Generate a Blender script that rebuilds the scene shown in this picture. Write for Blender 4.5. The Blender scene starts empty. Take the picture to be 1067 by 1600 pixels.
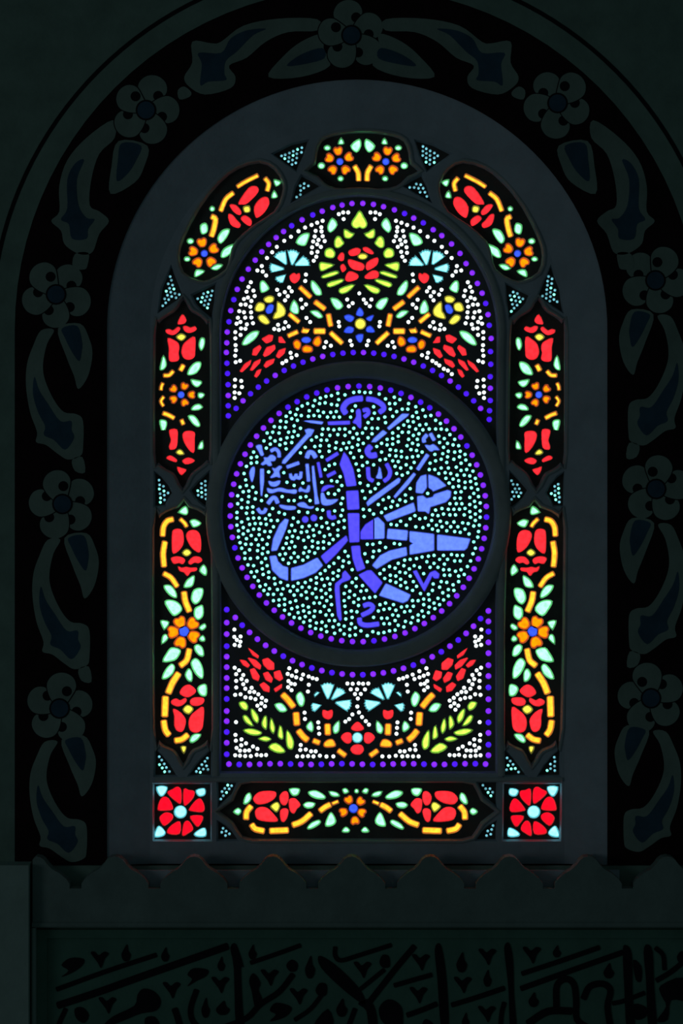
import bpy, math, random
import numpy as np
from mathutils import Vector
from mathutils.geometry import delaunay_2d_cdt

random.seed(7)
scene = bpy.context.scene
col = scene.collection
K = 0.002                      # metres per photo pixel on the wall plane
ZC = 3.4                       # height of the middle of the picture


def W(x, y, d=0.0):            # photo-frame millimetre grid -> world point, d = depth into the wall
    return Vector(((x - 533.5) * K, d, (800 - y) * K + ZC))


# ------------------------------------------------------------------ camera, world, lights, exposure
cam_d = bpy.data.cameras.new('camera')
cam = bpy.data.objects.new('camera', cam_d)
col.objects.link(cam)
CAM_DIST = 12.0
cam.location = (0, -CAM_DIST, ZC)
cam.rotation_euler = (math.radians(90), 0, 0)
cam_d.sensor_fit = 'VERTICAL'
cam_d.sensor_height = 36.0
cam_d.lens = 36.0 * CAM_DIST / (1600 * K)
cam_d.clip_end = 100
scene.camera = cam

world = bpy.data.worlds.new('world')
scene.world = world
world.use_nodes = True
world.node_tree.nodes['Background'].inputs[0].default_value = (0.55, 0.92, 1.0, 1)
world.node_tree.nodes['Background'].inputs[1].default_value = 0.0165

hall = bpy.data.lights.new('hall_daylight', 'AREA')
hall.shape = 'DISK'
hall.size = 3.0
hall.energy = 19
hall.color = (0.78, 0.92, 1.0)
hall_o = bpy.data.objects.new('hall_daylight', hall)
col.objects.link(hall_o)
hall_o.location = (-8.5, -7.5, 3.2)
hall_o.rotation_euler = (Vector((0.2, 0, 3.2)) - hall_o.location).to_track_quat('-Z', 'Y').to_euler()

vs = scene.view_settings
vs.view_transform = 'Standard'
vs.look = 'None'
vs.gamma = 1.0
vs.exposure = 0.0
vs.use_curve_mapping = False


# ------------------------------------------------------------------ materials
def surf(name, c, rough=0.85, var=0.18, scale=9.0, bump=0.25, fine=70.0):
    m = bpy.data.materials.new(name)
    m.use_nodes = True
    nt = m.node_tree
    b = nt.nodes['Principled BSDF']
    b.inputs['Roughness'].default_value = rough
    b.inputs['Specular IOR Level'].default_value = 0.25
    tc = nt.nodes.new('ShaderNodeTexCoord')
    n = nt.nodes.new('ShaderNodeTexNoise')
    n.inputs['Scale'].default_value = scale
    n.inputs['Detail'].default_value = 6
    n.inputs['Roughness'].default_value = 0.62
    nt.links.new(tc.outputs['Object'], n.inputs['Vector'])
    r = nt.nodes.new('ShaderNodeValToRGB')
    r.color_ramp.elements[0].position = 0.3
    r.color_ramp.elements[1].position = 0.72
    r.color_ramp.elements[0].color = [v * (1 - var) for v in c] + [1]
    r.color_ramp.elements[1].color = [min(1, v * (1 + var)) for v in c] + [1]
    nt.links.new(n.outputs['Fac'], r.inputs['Fac'])
    nt.links.new(r.outputs['Color'], b.inputs['Base Color'])
    n2 = nt.nodes.new('ShaderNodeTexNoise')
    n2.inputs['Scale'].default_value = fine
    n2.inputs['Detail'].default_value = 5
    nt.links.new(tc.outputs['Object'], n2.inputs['Vector'])
    bp = nt.nodes.new('ShaderNodeBump')
    bp.inputs['Strength'].default_value = bump
    bp.inputs['Distance'].default_value = 0.006
    nt.links.new(n2.outputs['Fac'], bp.inputs['Height'])
    nt.links.new(bp.outputs['Normal'], b.inputs['Normal'])
    return m


def glass(name, c, strength=1.0, var=0.22):
    """daylit coloured glass, a little seedy and uneven in thickness"""
    m = bpy.data.materials.new(name)
    m.use_nodes = True
    nt = m.node_tree
    b = nt.nodes['Principled BSDF']
    b.inputs['Base Color'].default_value = [min(1, v) * 0.25 for v in c] + [1]
    b.inputs['Roughness'].default_value = 0.25
    b.inputs['Emission Color'].default_value = list(c) + [1]
    tc = nt.nodes.new('ShaderNodeTexCoord')
    n = nt.nodes.new('ShaderNodeTexNoise')
    n.inputs['Scale'].default_value = 85
    n.inputs['Detail'].default_value = 4
    nt.links.new(tc.outputs['Object'], n.inputs['Vector'])
    mr = nt.nodes.new('ShaderNodeMapRange')
    mr.inputs['From Min'].default_value = 0.3
    mr.inputs['From Max'].default_value = 0.7
    mr.inputs['To Min'].default_value = strength * (1 - var)
    mr.inputs['To Max'].default_value = strength * (1 + var)
    nt.links.new(n.outputs['Fac'], mr.inputs['Value'])
    nt.links.new(mr.outputs['Result'], b.inputs['Emission Strength'])
    return m


M = {
    'wall': surf('green_grey_wall_paint', (0.26, 0.385, 0.32)),
    'plaster': surf('pale_window_plaster', (0.57, 0.64, 0.715), var=0.12),
    'rib': surf('rib_plaster', (0.55, 0.60, 0.60), var=0.14),
    'reveal': surf('pale_cut_plaster', (0.80, 0.80, 0.78), var=0.06),  # hole sides paler than the panel face, to brighten the glow around the glass
    'panel': surf('dark_panel_plaster', (0.13, 0.125, 0.115), var=0.2, fine=160, bump=0.35),  # plain dark tone, darker than the frame plaster
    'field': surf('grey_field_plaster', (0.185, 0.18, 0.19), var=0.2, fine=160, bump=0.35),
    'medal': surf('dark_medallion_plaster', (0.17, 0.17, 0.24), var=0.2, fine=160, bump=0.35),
    'band': surf('black_maroon_paint', (0.022, 0.007, 0.009), var=0.5, rough=0.8),
    'motif': surf('grey_green_ornament_paint', (0.30, 0.40, 0.34), var=0.16),
    'blue': surf('navy_ornament_paint', (0.055, 0.125, 0.19), var=0.25),
    'ink': surf('black_line_paint', (0.016, 0.014, 0.018), var=0.3),
    'cornice': surf('grey_cornice_plaster', (0.27, 0.36, 0.33), var=0.15),
    'frieze': surf('dark_green_frieze_stone', (0.14, 0.29, 0.22), var=0.15),
    'pier': surf('blue_grey_pier_paint', (0.42, 0.56, 0.50), var=0.1),
}
G = {
    'r': glass('red_glass', (1.0, 0.014, 0.02), 2.5),
    'q': glass('crimson_glass', (1.0, 0.002, 0.011), 2.2),
    'y': glass('yellow_glass', (1.0, 0.29, 0.016), 2.8),
    'a': glass('amber_glass', (1.0, 0.23, 0.01), 2.7),
    'o': glass('orange_glass', (1.0, 0.14, 0.0005), 2.8),
    'g': glass('mint_green_glass', (0.19, 1.0, 0.32), 3.1, 0.3),
    'c': glass('pale_cyan_glass', (0.18, 0.85, 1.0), 2.7, 0.25),
    'l': glass('lime_glass', (0.36, 0.9, 0.055), 2.5),
    'n': glass('lemon_glass', (0.8, 0.70, 0.05), 2.2),
    'b': glass('cornflower_glass', (0.025, 0.065, 1.0), 2.0),
    'i': glass('indigo_glass', (0.06, 0.05, 1.0), 1.75, 0.12),
    's': glass('sky_blue_glass', (0.09, 0.165, 1.0), 1.8, 0.14),
    'v': glass('violet_glass', (0.155, 0.016, 1.0), 1.9),
    'd': glass('ultramarine_glass', (0.055, 0.008, 1.0), 1.6),
    'w': glass('white_glass', (0.85, 0.97, 1.0), 2.2, 0.15),
    't': glass('pale_aqua_glass', (0.2, 1.0, 0.75), 2.4, 0.3),
    'u': glass('pale_blue_glass', (0.2, 0.6, 0.72), 0.95, 0.5),
}
NAMES = {'r': 'glass_petal', 'q': 'glass_petal', 'y': 'glass_stem', 'a': 'glass_stem', 'o': 'glass_petal',
         'g': 'glass_leaf', 'c': 'glass_petal', 'l': 'glass_leaf', 'n': 'glass_petal', 'b': 'glass_flower_centre',
         'i': 'glass_letter_piece', 's': 'glass_letter_piece', 'v': 'glass_bead', 'd': 'glass_bead'}


# ------------------------------------------------------------------ 2D outlines (photo grid)
def smooth(pts, n=4):          # closed Catmull-Rom
    out = []
    k = len(pts)
    for i in range(k):
        p0, p1, p2, p3 = pts[i - 1], pts[i], pts[(i + 1) % k], pts[(i + 2) % k]
        for j in range(n):
            t = j / n
            out.append(tuple(0.5 * (2 * p1[a] + (p2[a] - p0[a]) * t + (2 * p0[a] - 5 * p1[a] + 4 * p2[a] - p3[a]) * t * t
                                    + (3 * p1[a] - p0[a] - 3 * p2[a] + p3[a]) * t ** 3) for a in (0, 1)))
    return out


def soften(pts, f=0.14):       # straight sides, small rounded corners
    out = []
    k = len(pts)
    for i in range(k):
        a, b, c = pts[i - 1], pts[i], pts[(i + 1) % k]
        la = math.hypot(a[0] - b[0], a[1] - b[1])
        lc = math.hypot(c[0] - b[0], c[1] - b[1])
        fa, fc = min(f, 1.6 / max(la, .01)), min(f, 1.6 / max(lc, .01))
        p = (b[0] + (a[0] - b[0]) * fa, b[1] + (a[1] - b[1]) * fa)
        q = (b[0] + (c[0] - b[0]) * fc, b[1] + (c[1] - b[1]) * fc)
        m = ((p[0] + q[0] + 2 * b[0]) / 4, (p[1] + q[1] + 2 * b[1]) / 4)
        out += [p, m, q]
    return out


def stroke(pts, w, n=4):       # rounded bar along an open path
    if len(pts) > 2:
        e = [(2 * pts[0][0] - pts[1][0], 2 * pts[0][1] - pts[1][1])] + list(pts) + \
            [(2 * pts[-1][0] - pts[-2][0], 2 * pts[-1][1] - pts[-2][1])]
        path = []
        for i in range(1, len(e) - 2):
            p0, p1, p2, p3 = e[i - 1], e[i], e[i + 1], e[i + 2]
            for j in range(n):
                t = j / n
                path.append(tuple(0.5 * (2 * p1[a] + (p2[a] - p0[a]) * t + (2 * p0[a] - 5 * p1[a] + 4 * p2[a] - p3[a]) * t * t
                                         + (3 * p1[a] - p0[a] - 3 * p2[a] + p3[a]) * t ** 3) for a in (0, 1)))
        path.append(tuple(pts[-1]))
    else:
        path = [tuple(p) for p in pts]
    h = w / 2
    L, R = [], []
    for i, p in enumerate(path):
        a, b = path[max(0, i - 1)], path[min(len(path) - 1, i + 1)]
        dx, dy = b[0] - a[0], b[1] - a[1]
        l = math.hypot(dx, dy) or 1
        nx, ny = -dy / l, dx / l
        L.append((p[0] + nx * h, p[1] + ny * h))
        R.append((p[0] - nx * h, p[1] - ny * h))

    def cap(p, a, s):          # blunt rounded end
        dx, dy = p[0] - a[0], p[1] - a[1]
        l = math.hypot(dx, dy) or 1
        dx, dy = dx / l, dy / l
        return [(p[0] + dx * h * .3 + s * -dy * h * .62, p[1] + dy * h * .3 + s * dx * h * .62),
                (p[0] + dx * h * .3 - s * -dy * h * .62, p[1] + dy * h * .3 - s * dx * h * .62)]
    return L + cap(path[-1], path[-2], 1) + R[::-1] + cap(path[0], path[1], 1)


def circle(x, y, r, ry=None, n=10, ph=0.0):
    ry = ry or r
    return [(x + r * math.cos(ph + 2 * math.pi * i / n), y + ry * math.sin(ph + 2 * math.pi * i / n)) for i in range(n)]


def arc(cx, cy, r, a0, a1, n):  # degrees, y downwards
    return [(cx + r * math.cos(math.radians(a0 + (a1 - a0) * i / n)), cy + r * math.sin(math.radians(a0 + (a1 - a0) * i / n)))
            for i in range(n + 1)]


def area(p):
    return 0.5 * sum(p[i - 1][0] * p[i][1] - p[i][0] * p[i - 1][1] for i in range(len(p)))


def clean(p, eps=0.12):
    o = []
    for q in p:
        if not o or math.hypot(q[0] - o[-1][0], q[1] - o[-1][1]) > eps:
            o.append(q)
    while len(o) > 3 and math.hypot(o[0][0] - o[-1][0], o[0][1] - o[-1][1]) <= eps:
        o.pop()
    return o if area(o) > 0 else o[::-1]


def grow(p, g):                # offset a positively wound outline outwards
    o = []
    k = len(p)
    for i in range(k):
        a, b, c = p[i - 1], p[i], p[(i + 1) % k]
        e1 = (b[0] - a[0], b[1] - a[1])
        e2 = (c[0] - b[0], c[1] - b[1])
        l1, l2 = math.hypot(*e1) or 1, math.hypot(*e2) or 1
        n1, n2 = (e1[1] / l1, -e1[0] / l1), (e2[1] / l2, -e2[0] / l2)
        nx, ny = n1[0] + n2[0], n1[1] + n2[1]
        l = math.hypot(nx, ny)
        if l < 0.3:
            nx, ny, l = n1[0], n1[1], 1
        nx, ny = nx / l, ny / l
        d = nx * n1[0] + ny * n1[1]
        s = g / max(0.62, d)
        o.append((b[0] + nx * s, b[1] + ny * s))
    return o


def inset(o, d):
    """offset inwards; points that fold over the outline are dropped"""
    a = np.array(o)
    e = np.roll(a, -1, 0) - a
    l2 = (e ** 2).sum(1) + 1e-9
    out = []
    for p in grow(o, -d):
        v = np.array(p) - a
        t = np.clip((v * e).sum(1) / l2, 0, 1)
        q = v - e * t[:, None]
        if math.sqrt((q ** 2).sum(1).min()) > d * .86:
            out.append(p)
    return clean(out) if len(out) > 4 and area(out) > .12 * area(o) else o


def inside(x, y, p):
    r = False
    j = len(p) - 1
    for i in range(len(p)):
        if (p[i][1] > y) != (p[j][1] > y) and x < (p[j][0] - p[i][0]) * (y - p[i][1]) / (p[j][1] - p[i][1]) + p[i][0]:
            r = not r
        j = i
    return r


# ------------------------------------------------------------------ meshes and objects
def link(name, me, mat, parent=None, **props):
    o = bpy.data.objects.new(name, me)
    col.objects.link(o)
    if mat and not me.materials:
        me.materials.append(mat)
    if parent:
        o.parent = parent
    for k, v in props.items():
        o[k] = v
    return o


def empty(name, label, cat=None, group=None, kind=None, loc=(0, 0, 0)):
    o = bpy.data.objects.new(name, None)
    col.objects.link(o)
    o.empty_display_size = 0.05
    o['label'] = label
    if cat:
        o['category'] = cat
    if group:
        o['group'] = group
    if kind:
        o['kind'] = kind
    return o


def build_mesh(name, verts, faces):
    me = bpy.data.meshes.new(name)
    me.from_pydata([tuple(v) for v in verts], [], faces)
    me.update()
    return me


def plate(name, outer, d0, d1, holes=(), g=0.0, back=False, inset=0.0):
    """slab from depth d0 (front) to d1 (back); holes are outlines at the back, opened by g at the front"""
    outer = clean(outer)
    holes = [clean(h) for h in holes]
    if inset:
        of = grow(outer, -inset)
    else:
        of = outer
    gh = [grow(h, g) if g else h for h in holes]
    pts, fl = [], []
    for l in [of] + gh:
        fl.append(list(range(len(pts), len(pts) + len(l))))
        pts += [Vector(p) for p in l]
    vo, eo, fo, _, _, of_src = delaunay_2d_cdt(pts, [], fl, 1, 1e-5)
    verts = [W(p[0], p[1], d0) for p in vo]
    faces = []
    for f, s in zip(fo, of_src):
        if len(s) == 1 and s[0] == 0:
            faces.append(f)
    # front faces must look at the camera (-y)
    for i, f in enumerate(faces):
        a, b, c = (vo[k] for k in f[:3])
        cr = (b[0] - a[0]) * (c[1] - a[1]) - (b[1] - a[1]) * (c[0] - a[0])
        if cr > 0:
            faces[i] = f[::-1]
    if back:
        n0 = len(verts)
        verts += [W(p[0], p[1], d1) for p in vo]
        faces += [[k + n0 for k in f[::-1]] for f in list(faces)]

    def wall(front, rear, flip):
        n0 = len(verts)
        k = len(front)
        verts.extend(W(p[0], p[1], d0) for p in front)
        verts.extend(W(p[0], p[1], d1) for p in rear)
        for i in range(k):
            j = (i + 1) % k
            f = [n0 + i, n0 + j, n0 + k + j, n0 + k + i]
            faces.append(f[::-1] if flip else f)
    wall(of, outer, False)
    for a, b in zip(gh, holes):
        wall(a, b, True)
    return build_mesh(name, verts, faces)


def prism(name, out, d0, d1, inset=0.0):
    """small slab with an arrissed front edge"""
    out = clean(out)
    return plate(name, out, d0, d1, inset=inset, back=False)


def moulding(name, path, hw, d, h, closed=True, n=5):
    """half-round moulding along a path lying on depth d, rising h towards the room"""
    k = len(path)
    verts, faces = [], []
    for i, p in enumerate(path):
        if closed:
            a, b = path[i - 1], path[(i + 1) % k]
        else:
            a, b = path[max(0, i - 1)], path[min(k - 1, i + 1)]
        dx, dy = b[0] - a[0], b[1] - a[1]
        l = math.hypot(dx, dy)
        nx, ny = -dy / l, dx / l
        for j in range(n + 1):
            t = math.pi * j / n
            s = math.cos(t) * hw
            verts.append(W(p[0] + nx * s, p[1] + ny * s, d - math.sin(t) ** 0.8 * h if 0 < j < n else d + 0.004))
    for i in range(k if closed else k - 1):
        i2 = (i + 1) % k
        for j in range(n):
            faces.append([i * (n + 1) + j, i2 * (n + 1) + j, i2 * (n + 1) + j + 1, i * (n + 1) + j + 1])
    me = build_mesh(name, verts, faces)
    for p in me.polygons:
        p.use_smooth = True
    return me


# ------------------------------------------------------------------ depths (metres, into the wall is +)
D_FRAME = 0.050                # window plaster sits a little behind the wall face
D_PANEL = D_FRAME + 0.024      # front of the stained glass panels
D_GLASS = D_PANEL + 0.012      # front of the glass
CX, CY = 558, 515              # centre of the big arch
MX, MY = 560, 803              # centre of the medallion


def arch(r, base, cx=CX, cy=CY, n=48):
    return [(cx - r, base)] + arc(cx, cy, r, 180, 360, n) + [(cx + r, base)]


# ------------------------------------------------------------------ the wall, the painted band, the cornice
wall = link('wall_back', plate('wall_back', [(-420, -420), (1490, -420), (1490, 2000), (-420, 2000)], 0.0, 0.20,
                               [arch(535, 1352)]), M['wall'], kind='structure',
            label='dim green-grey painted wall around the arched window')
line = link('painted_line', plate('painted_line', arch(575, 1352, n=72), -0.0012, 0.0, [arch(568.5, 1352.5, n=72)]), M['ink'], wall,
            label='thin black line painted around the arch')

band = link('trim_1', plate('trim_1', arch(535, 1352, n=72), 0.002, 0.05, [arch(391, 1352.3, n=72)]), M['band'], kind='structure',
            label='black-maroon painted arch band with pale flowers and leaves')


def relief(name, out, mat, parent, lift=0.0015, base=0.002, inset=0.0):
    return link(name, plate(name, out, base - lift, base + 0.0004, inset=inset), M[mat], parent)


def painted_flower(x, y, r, rot, hand=1):
    """five round petals, each lapping over the one before, around a blue eye; thin dark outlines"""
    e = bpy.data.objects.new('painted_flower', None)
    col.objects.link(e)
    e.parent = band
    e.empty_display_size = 0.05
    for k in range(5):
        a0 = rot + hand * k * 2 * math.pi / 5
        rr = r * (1 + .04 * math.sin(k * 2.3 + x))

        def P(f, ang):
            t = a0 + hand * ang
            return (x + rr * f * math.cos(t), y + rr * f * math.sin(t))
        out = clean(smooth([P(.16, -.9), P(.50, -.72), P(.80, -.52), P(.97, -.24), P(1.02, .05), P(.96, .34), P(.78, .58), P(.50, .70), P(.16, .9)], 4))
        h = 0.0014 - 0.00034 * k
        link('petal_outline', plate('petal_outline', grow(out, 1.5), h, h + 0.0012), M['ink'], e)
        link('petal', plate('petal', out, h - 0.00012, h + 0.0010), M['motif'], e)
        sx, sy = P(.53, .44 if k < 4 else .34)
        link('petal_spot', plate('petal_spot', circle(sx, sy, r * .15, r * .15, 14), h - 0.0002, h + 0.0002), M['ink'], e)
    link('eye_outline', plate('eye_outline', circle(x, y, r * .305, n=20), -0.0006, 0.0012), M['ink'], e)
    link('flower_eye', plate('flower_eye', circle(x, y, r * .255, n=20), -0.0009, 0.0010), M['blue'], e)
    return e


def Z(x0, y0, s):
    return lambda pts: [(x0 + p[0] / s, y0 + p[1] / s) for p in pts]


P1, P3 = Z(0, 0, 1.998), Z(0, 400, 3.2)
stem_top = P1([(990, 60), (990, 95), (900, 100), (830, 130), (770, 180), (715, 205), (735, 240), (720, 275), (640, 295), (590, 270),
               (575, 240), (600, 195), (600, 130), (660, 135), (690, 130), (760, 80), (870, 58)])
stem_top_in = P1([(830, 90), (790, 110), (740, 160), (705, 190), (700, 230), (705, 250), (650, 255), (625, 265), (630, 200), (620, 165),
                  (690, 165), (720, 120), (770, 95)])
leaf_top = P1([(1010, 105), (940, 130), (880, 180), (838, 240), (940, 240), (1030, 205), (1010, 150)])
leaf_top_in = P1([(1005, 150), (940, 170), (895, 205), (950, 200), (1012, 182)])
knot_top = P1([(555, 282), (575, 270), (597, 288), (590, 303), (560, 310)])
stem_arch = P1([(352, 375), (358, 430), (310, 480), (285, 560), (280, 640), (310, 660), (340, 690), (310, 730), (290, 785), (260, 795),
                (230, 785), (200, 760), (190, 720), (160, 690), (185, 660), (185, 580), (210, 500), (270, 430)])
stem_arch_in = P1([(262, 500), (240, 560), (245, 640), (270, 680), (295, 685), (275, 715), (270, 745), (225, 745), (215, 700),
                   (190, 685), (210, 650), (210, 560), (235, 510)])
leaf_arch = P1([(370, 440), (460, 455), (450, 520), (420, 570), (345, 605), (348, 520)])
leaf_arch_in = P1([(380, 447), (440, 455), (425, 500), (400, 540), (365, 565), (368, 500)])
knot_arch = [(117, 397), (138, 395), (137, 413), (132, 421), (114, 418)]
F2 = (87.5, 460)
stem_side = P3([(205, 372), (270, 370), (235, 440), (215, 540), (225, 620), (270, 720), (320, 780), (380, 790), (415, 825), (415, 960),
                (400, 1000), (340, 1018), (290, 990), (230, 945), (180, 930), (185, 880), (150, 780), (130, 650), (135, 540), (165, 450)])
stem_side_in = P3([(172, 605), (195, 670), (240, 740), (300, 825), (355, 825), (358, 870), (370, 910), (325, 968), (270, 920),
                   (220, 895), (225, 850), (190, 780), (165, 690)])
leaf_side = P3([(290, 362), (400, 338), (445, 410), (462, 490), (440, 600), (392, 665), (370, 600), (330, 500)])
leaf_side_in = P3([(310, 362), (385, 350), (410, 430), (408, 480), (395, 525), (360, 480), (325, 410)])
knot_side = P3([(360, 1020), (412, 1005), (425, 1082), (375, 1075)])


def motif(stem, stem_in, leaf, leaf_in, knot, f=lambda p: p):
    s = relief('painted_bud', smooth([f(p) for p in stem], 4), 'motif', band)
    relief('bud_heart', smooth([f(p) for p in stem_in], 4), 'blue', s, 0.0008, 0.0005)
    l = relief('painted_leaf', smooth([f(p) for p in leaf], 4), 'motif', band)
    relief('leaf_heart', smooth([f(p) for p in leaf_in], 4), 'blue', l, 0.0008, 0.0005)
    if knot:
        relief('painted_knot', smooth([f(p) for p in knot], 3), 'motif', band)


for sgn in (0, 1):
    def mir(ax):
        return (lambda p: (2 * ax - p[0], p[1])) if sgn else (lambda p: p)
    motif(stem_top, stem_top_in, leaf_top, leaf_top_in, knot_top, mir(549))
    motif(stem_arch, stem_arch_in, leaf_arch, leaf_arch_in, knot_arch, mir(551.5))
    fl = [(871, 161), (1024, 438), (1025, 764), (1017, 1091)] if sgn else [(228, 172), (87.5, 460), (97.5, 787.5), (93, 1107)]
    for i, (x, y) in enumerate(fl):
        painted_flower(x, y, 53, -1.3 + .35 * i if not sgn else 4.2 - .3 * i, -1 if sgn else 1)
        if i:
            ky = 1.0 if i < 3 else 0.93
            motif(stem_side, stem_side_in, leaf_side, leaf_side_in, knot_side if i < 3 else None,
                  lambda p, x=x, y=y, ky=ky: (x + (-1 if sgn else 1) * (p[0] - F2[0]), y + (p[1] - F2[1]) * ky))
painted_flower(549, 55, 53, -1.75, 1)

# cornice with a lobed crest in front of the window foot
crest = [(-420, 1446), (-420, 1334)]
nx = 120.5 - 122.5 * 5
while nx < 1500:
    for dx, y in ((-61, 1334), (-54, 1335.5), (-48, 1340), (-43, 1347), (-36, 1354), (-25, 1360), (-14, 1369), (-8.5, 1377), (-8.5, 1384),
                  (8.5, 1384), (8.5, 1377), (14, 1369), (25, 1360), (36, 1354), (43, 1347), (48, 1340), (54, 1335.5)):
        if nx + dx > 53:
            crest.append((nx + dx, y))
    nx += 122.5
crest = [p for p in crest if 53 < p[0] < 1470]
crest = [(53, 1446), (53, 1340)] + crest + [(1480, 1338), (1480, 1446)]
cornice = link('trim_2', plate('trim_2', crest, -0.075, 0.0, inset=0.8), M['cornice'], kind='structure',
               label='pale cornice board with lobed crest under the window')
link('cornice_bead', moulding('cornice_bead', [(53, 1441), (1480, 1441)], 4, -0.075, 0.006, closed=False), M['cornice'], cornice)

frieze = link('trim_3', plate('trim_3', [(53, 1446), (1480, 1446), (1480, 2000), (53, 2000)], -0.040, 0.0), M['frieze'], kind='structure',
              label='dark green frieze with a black calligraphic inscription below the cornice')
link('frieze_border', plate('frieze_border', [(53, 1449), (1480, 1449), (1480, 1464), (76, 1464), (76, 2000), (53, 2000)], -0.050, -0.040, inset=1.0),
     M['frieze'], frieze)
pier = link('wall_left', plate('wall_left', [(-420, 1346), (50, 1346), (50, 2000), (-420, 2000)], -0.120, 0.0, inset=0.6), M['pier'], kind='structure',
            label='blue-grey painted pier at the lower left of the frieze')
link('pier_edge', moulding('pier_edge', [(55, 1446), (55, 2000)], 4, -0.055, 0.02, closed=False), M['pier'], pier)


# inscription on the frieze
I1, I2, I3, I4 = Z(50, 1430, 4.104), Z(300, 1430, 4.104), Z(550, 1430, 4.104), Z(800, 1430, 3.996)
ZI = [(I1, 4.104), (I2, 4.104), (I3, 4.104), (I4, 3.996)]
ins = []


def s_(k, w, *p):
    ins.append(stroke(ZI[k][0](p), w / ZI[k][1]))


def p_(k, *p):
    ins.append(smooth(ZI[k][0](p), 3))


s_(0, 30, (165, 465), (480, 350), (800, 245))
s_(0, 46, (172, 568), (430, 482), (700, 385), (1067, 256), (1255, 190))
s_(0, 30, (222, 590), (175, 700), (165, 800))
p_(0, (195, 310), (250, 265), (335, 270), (330, 310), (270, 355), (195, 385), (240, 345))
p_(0, (680, 500), (720, 460), (790, 480), (830, 540), (800, 600), (700, 620), (600, 660), (460, 710), (520, 640), (660, 570))
p_(0, (280, 590), (330, 580), (370, 630), (340, 680), (290, 650))
s_(0, 40, (918, 590), (935, 640), (955, 710))
s_(0, 36, (1058, 470), (1022, 580), (1030, 660), (1080, 720))
p_(0, (1000, 370), (1040, 330), (1130, 340), (1120, 380), (1060, 410), (1000, 445), (1030, 400))
p_(0, (730, 650), (790, 640), (820, 700), (740, 720))
p_(1, (248, 200), (285, 178), (332, 318), (316, 332), (325, 560), (335, 720), (285, 720), (270, 330))
s_(1, 28, (378, 295), (540, 240), (695, 184))
p_(1, (368, 410), (395, 362), (440, 420), (428, 470), (450, 530), (420, 600), (400, 560), (385, 480))
s_(1, 36, (648, 370), (560, 480), (440, 560), (350, 650), (200, 710))
p_(1, (605, 310), (640, 275), (678, 300), (670, 345), (630, 350))
p_(1, (500, 600), (540, 550), (640, 580), (600, 640), (500, 670), (540, 625))
s_(1, 28, (840, 490), (760, 590), (660, 660))
p_(1, (792, 470), (820, 425), (862, 435), (860, 500), (815, 505))
p_(1, (808, 258), (850, 262), (950, 335), (1080, 470), (1110, 560), (1050, 530), (940, 440), (830, 330))
s_(1, 28, (918, 195), (918, 250), (955, 280), (1067, 248), (1275, 182))
p_(1, (780, 700), (870, 590), (905, 700))
s_(1, 32, (1045, 590), (1000, 710))
s_(2, 38, (398, 190), (280, 330), (115, 540))
s_(2, 28, (205, 340), (55, 462))
p_(2, (175, 290), (195, 245), (235, 255), (240, 320), (195, 325))
p_(2, (60, 540), (110, 530), (150, 600), (160, 710), (110, 710), (90, 600), (40, 560))
p_(2, (170, 600), (200, 545), (250, 530), (310, 570), (325, 640), (310, 720), (200, 680))
s_(2, 30, (270, 440), (390, 405), (508, 372))
s_(2, 34, (352, 630), (450, 595), (540, 558))
p_(2, (528, 215), (555, 170), (580, 230), (605, 420), (617, 720), (570, 720), (545, 400))
s_(2, 32, (637, 565), (800, 515), (972, 457))
p_(2, (972, 200), (995, 165), (1015, 200), (1030, 300), (1035, 500), (1050, 720), (1010, 720), (1000, 480), (985, 330))
s_(2, 30, (972, 550), (955, 620), (948, 710))
p_(2, (450, 700), (470, 655), (520, 690), (515, 740))
s_(3, 30, (58, 355), (300, 275), (538, 192))
s_(3, 34, (52, 448), (380, 330), (685, 222))
s_(3, 40, (272, 560), (275, 430), (330, 388), (380, 420), (395, 520), (400, 640), (480, 700))
s_(3, 46, (95, 665), (220, 590), (365, 588))
s_(3, 40, (440, 510), (480, 435), (560, 418), (608, 460), (590, 560), (610, 700))
p_(3, (685, 210), (705, 178), (735, 210), (745, 300), (745, 480), (760, 700), (710, 700), (695, 450))
p_(3, (815, 220), (835, 173), (870, 220), (880, 440), (895, 700), (845, 700), (830, 400))
s_(3, 28, (888, 195), (935, 240), (945, 330))
s_(3, 32, (1080, 265), (990, 340), (895, 398))
s_(3, 28, (622, 540), (690, 525), (820, 475))
p_(3, (750, 270), (800, 310), (800, 400), (765, 390))
p_(3, (920, 430), (1060, 380), (1090, 520), (985, 520), (965, 640), (895, 650), (955, 560), (925, 490))
p_(3, (1022, 250), (1050, 215), (1085, 240), (1070, 290), (1035, 285))
p_(3, (755, 545), (830, 565), (830, 620), (765, 640))
for k, x, y in ((0, 440, 270), (0, 490, 562), (0, 900, 465), (1, 185, 432), (1, 500, 385), (1, 685, 505), (2, 440, 287), (2, 865, 252),
                (2, 708, 432), (2, 68, 335), (2, 425, 497), (2, 862, 618), (3, 120, 235)):
    p_(k, (x - 58, y - 38), (x - 34, y - 46), (x - 8, y - 22), (x + 28, y - 46), (x + 56, y - 32), (x + 30, y + 2), (x + 8, y + 58), (x - 14, y + 22))
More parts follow.
